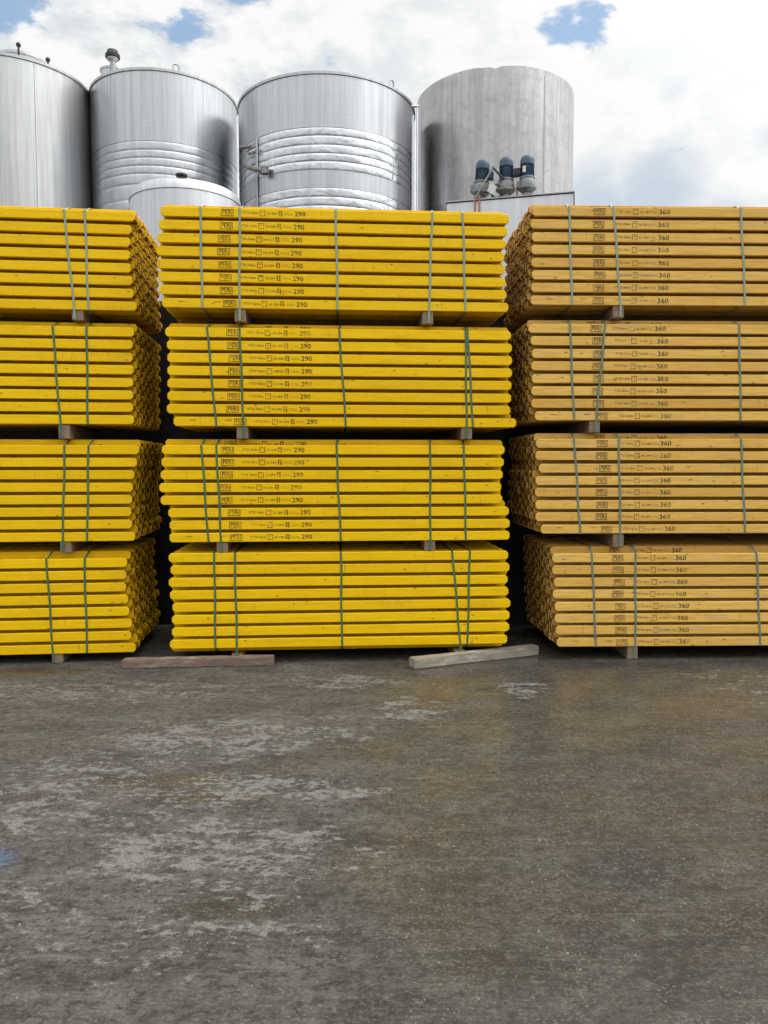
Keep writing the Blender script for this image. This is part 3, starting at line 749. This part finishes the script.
for i, x in enumerate((1.205, 1.262)):
    m = MB(); yy = 10.6 + (x-0.848)*math.tan(yb)
    m.tube([(x + 0.10, yy + 0.14, ZT+0.10), (x + 0.03, yy + 0.05, ZT+0.07), (x, yy-0.03, ZT+0.02), (x, yy-0.045, ZT-0.1), (x - 0.004, yy-0.04, ZT-0.6), (x + 0.004, yy-0.04, ZT-2.2)], 0.011, 8)
    tag(m.build('hose', M['hose'], None, True), ['orange hose over the box edge, the left one of two', 'orange hose over the box edge, the right one of two'][i], 'hose', 'orange hoses down the steel box')

# ------------------------------------------------------------------ sky, sun
SUN_DIR = Vector((0.55, 0.02, 0.80)).normalized()
w = bpy.data.worlds.new('World'); S.world = w; w.use_nodes = True
nt = w.node_tree; nt.nodes.clear()
class WN(NT):
    def __init__(s, tree): s.t = tree
W = WN(nt)
out = W.n('ShaderNodeOutputWorld'); bg = W.n('ShaderNodeBackground'); bg.inputs[1].default_value = 0.1
W.l(bg.outputs[0], out.inputs[0])
sky = W.n('ShaderNodeTexSky', sky_type='NISHITA'); sky.sun_disc = False
sky.sun_elevation = math.asin(SUN_DIR.z); sky.sun_rotation = math.atan2(SUN_DIR.x, SUN_DIR.y); sky.air_density = 1.0; sky.dust_density = 0.6
gen = W.n('ShaderNodeTexCoord').outputs['Generated']
sx = W.n('ShaderNodeSeparateXYZ'); W.l(gen, sx.inputs[0])
zc = W.math('ADD', W.math('MAXIMUM', sx.outputs[2], 0.0), 0.22)
cv = W.n('ShaderNodeCombineXYZ'); W.l(W.math('DIVIDE', sx.outputs[0], zc), cv.inputs[0]); W.l(W.math('DIVIDE', sx.outputs[1], zc), cv.inputs[1])
P = cv.outputs[0]
n1 = W.noise(P, 2.6, 7, 0.6, 0.25); n2 = W.noise(P, 7.0, 7, 0.62, 0.2); n3 = W.noise(P, 1.3, 3, 0.55)
def dirblob(x, z, rx):
    v = Vector((x, 1.0, z)).normalized()
    dt = W.n('ShaderNodeVectorMath', operation='DOT_PRODUCT'); W.l(gen, dt.inputs[0]); dt.inputs[1].default_value = v
    ang = W.math('ARCCOSINE', W.math('MINIMUM', dt.outputs['Value'], 1.0))
    return W.ramp(W.math('DIVIDE', ang, rx), 0.0, 1.0, 1, 0, smooth=False)
HOLES = [(-0.458, 0.578, 0.046, 0.85), (-0.285, 0.600, 0.055, 0.8), (-0.25, 0.565, 0.05, 0.7), (-0.165, 0.612, 0.045, 0.9), (0.262, 0.552, 0.042, 0.70), (0.225, 0.546, 0.036, 0.66)]
hole = None
for x, z, rr_, k in HOLES:
    b_ = W.math('MULTIPLY', dirblob(x, z, rr_), k)
    hole = b_ if hole is None else W.math('MAXIMUM', hole, b_)
hole = W.math('ADD', hole, W.math('MULTIPLY', W.math('SUBTRACT', n2, 0.5), 2.6))
holem = W.ramp(hole, 0.30, 0.62, 0, 0.85)
# blue-grey cloud bank low to the right
bank = None
for x, z, rr_, k in [(0.34, 0.335, 0.10, 0.9), (0.27, 0.325, 0.09, 0.9), (0.44, 0.31, 0.08, 0.6), (0.49, 0.415, 0.05, 0.5), (0.36, 0.47, 0.04, 0.35)]:
    b_ = W.math('MULTIPLY', dirblob(x, z, rr_), k); bank = b_ if bank is None else W.math('MAXIMUM', bank, b_)
bankm = W.ramp(W.math('ADD', bank, W.math('MULTIPLY', W.math('SUBTRACT', n1, 0.5), 1.0)), 0.22, 0.75, 0, 0.9)
grey = W.ramp(W.math('ADD', n1, W.math('MULTIPLY', W.math('SUBTRACT', n2, 0.5), 1.1)), 0.42, 0.64)
bright = W.ramp(sx.outputs[0], -0.25, 0.25, 0.9, 0.25)
cloud = W.mix(W.math('MULTIPLY', grey, bright), (9.2, 9.25, 9.2), (6.5, 6.95, 7.3))
cloud = W.mix(bankm, cloud, (5.4, 6.3, 7.2))
# the cloud deck is brighter round the hidden sun
sd = W.n('ShaderNodeVectorMath', operation='DOT_PRODUCT'); W.l(gen, sd.inputs[0]); sd.inputs[1].default_value = SUN_DIR
glow = W.ramp(sd.outputs['Value'], 0.45, 1.0, 1.0, 2.0)
lowf = W.math('ADD', W.ramp(sx.outputs[2], 0.0, 0.75, 0.46, 1.30), 0.0)
over = W.n('ShaderNodeMix', data_type='FLOAT')
W.l(W.ramp(sx.outputs[1], 0.35, -0.15), over.inputs[0]); over.inputs[2].default_value = 0.76; W.l(lowf, over.inputs[3]); over = over.outputs[0]
gm = W.n('ShaderNodeVectorMath', operation='SCALE'); W.l(cloud, gm.inputs[0]); W.l(W.math('MULTIPLY', glow, over), gm.inputs['Scale'])
back = W.ramp(n3, 0.58, 0.72, 0, 0.8)
openm = W.math('MAXIMUM', holem, W.math('MULTIPLY', back, W.ramp(sx.outputs[1], 0.2, -0.1)))
skyb = W.mix(0.35, sky.outputs[0], (3.4, 5.6, 8.2))
fin = W.mix(openm, gm.outputs[0], skyb)
W.l(fin, bg.inputs[0])

sun = bpy.data.lights.new('sun', 'SUN'); sun.energy = 0.8; sun.angle = R(30); sun.color = (1.0, 0.95, 0.87)
so = bpy.data.objects.new('sun', sun); COL.objects.link(so); so.rotation_euler = (-SUN_DIR).to_track_quat('-Z', 'Y').to_euler(); so.location = (0, 0, 30)

# ------------------------------------------------------------------ camera
cam = bpy.data.cameras.new('camera'); co = bpy.data.objects.new('camera', cam); COL.objects.link(co)
co.location = (0, 0, 1.70); co.rotation_euler = (R(90 - 3.5), 0, 0)
cam.sensor_fit = 'VERTICAL'; cam.sensor_height = 36.0; cam.lens = 770.0/1024.0*36.0; cam.clip_start = 0.05; cam.clip_end = 2000
S.camera = co
S.view_settings.view_transform = 'Standard'; S.view_settings.look = 'None'; S.view_settings.gamma = 1.0; S.view_settings.exposure = 0.46
S.view_settings.use_curve_mapping = False
S.cycles.use_denoising = True
S.cycles.max_bounces = 6; S.cycles.diffuse_bounces = 3; S.cycles.glossy_bounces = 4; S.cycles.transparent_max_bounces = 8
S.cycles.use_adaptive_sampling = True; S.cycles.adaptive_threshold = 0.02
w.cycles.sampling_method = 'MANUAL'; w.cycles.sample_map_resolution = 512
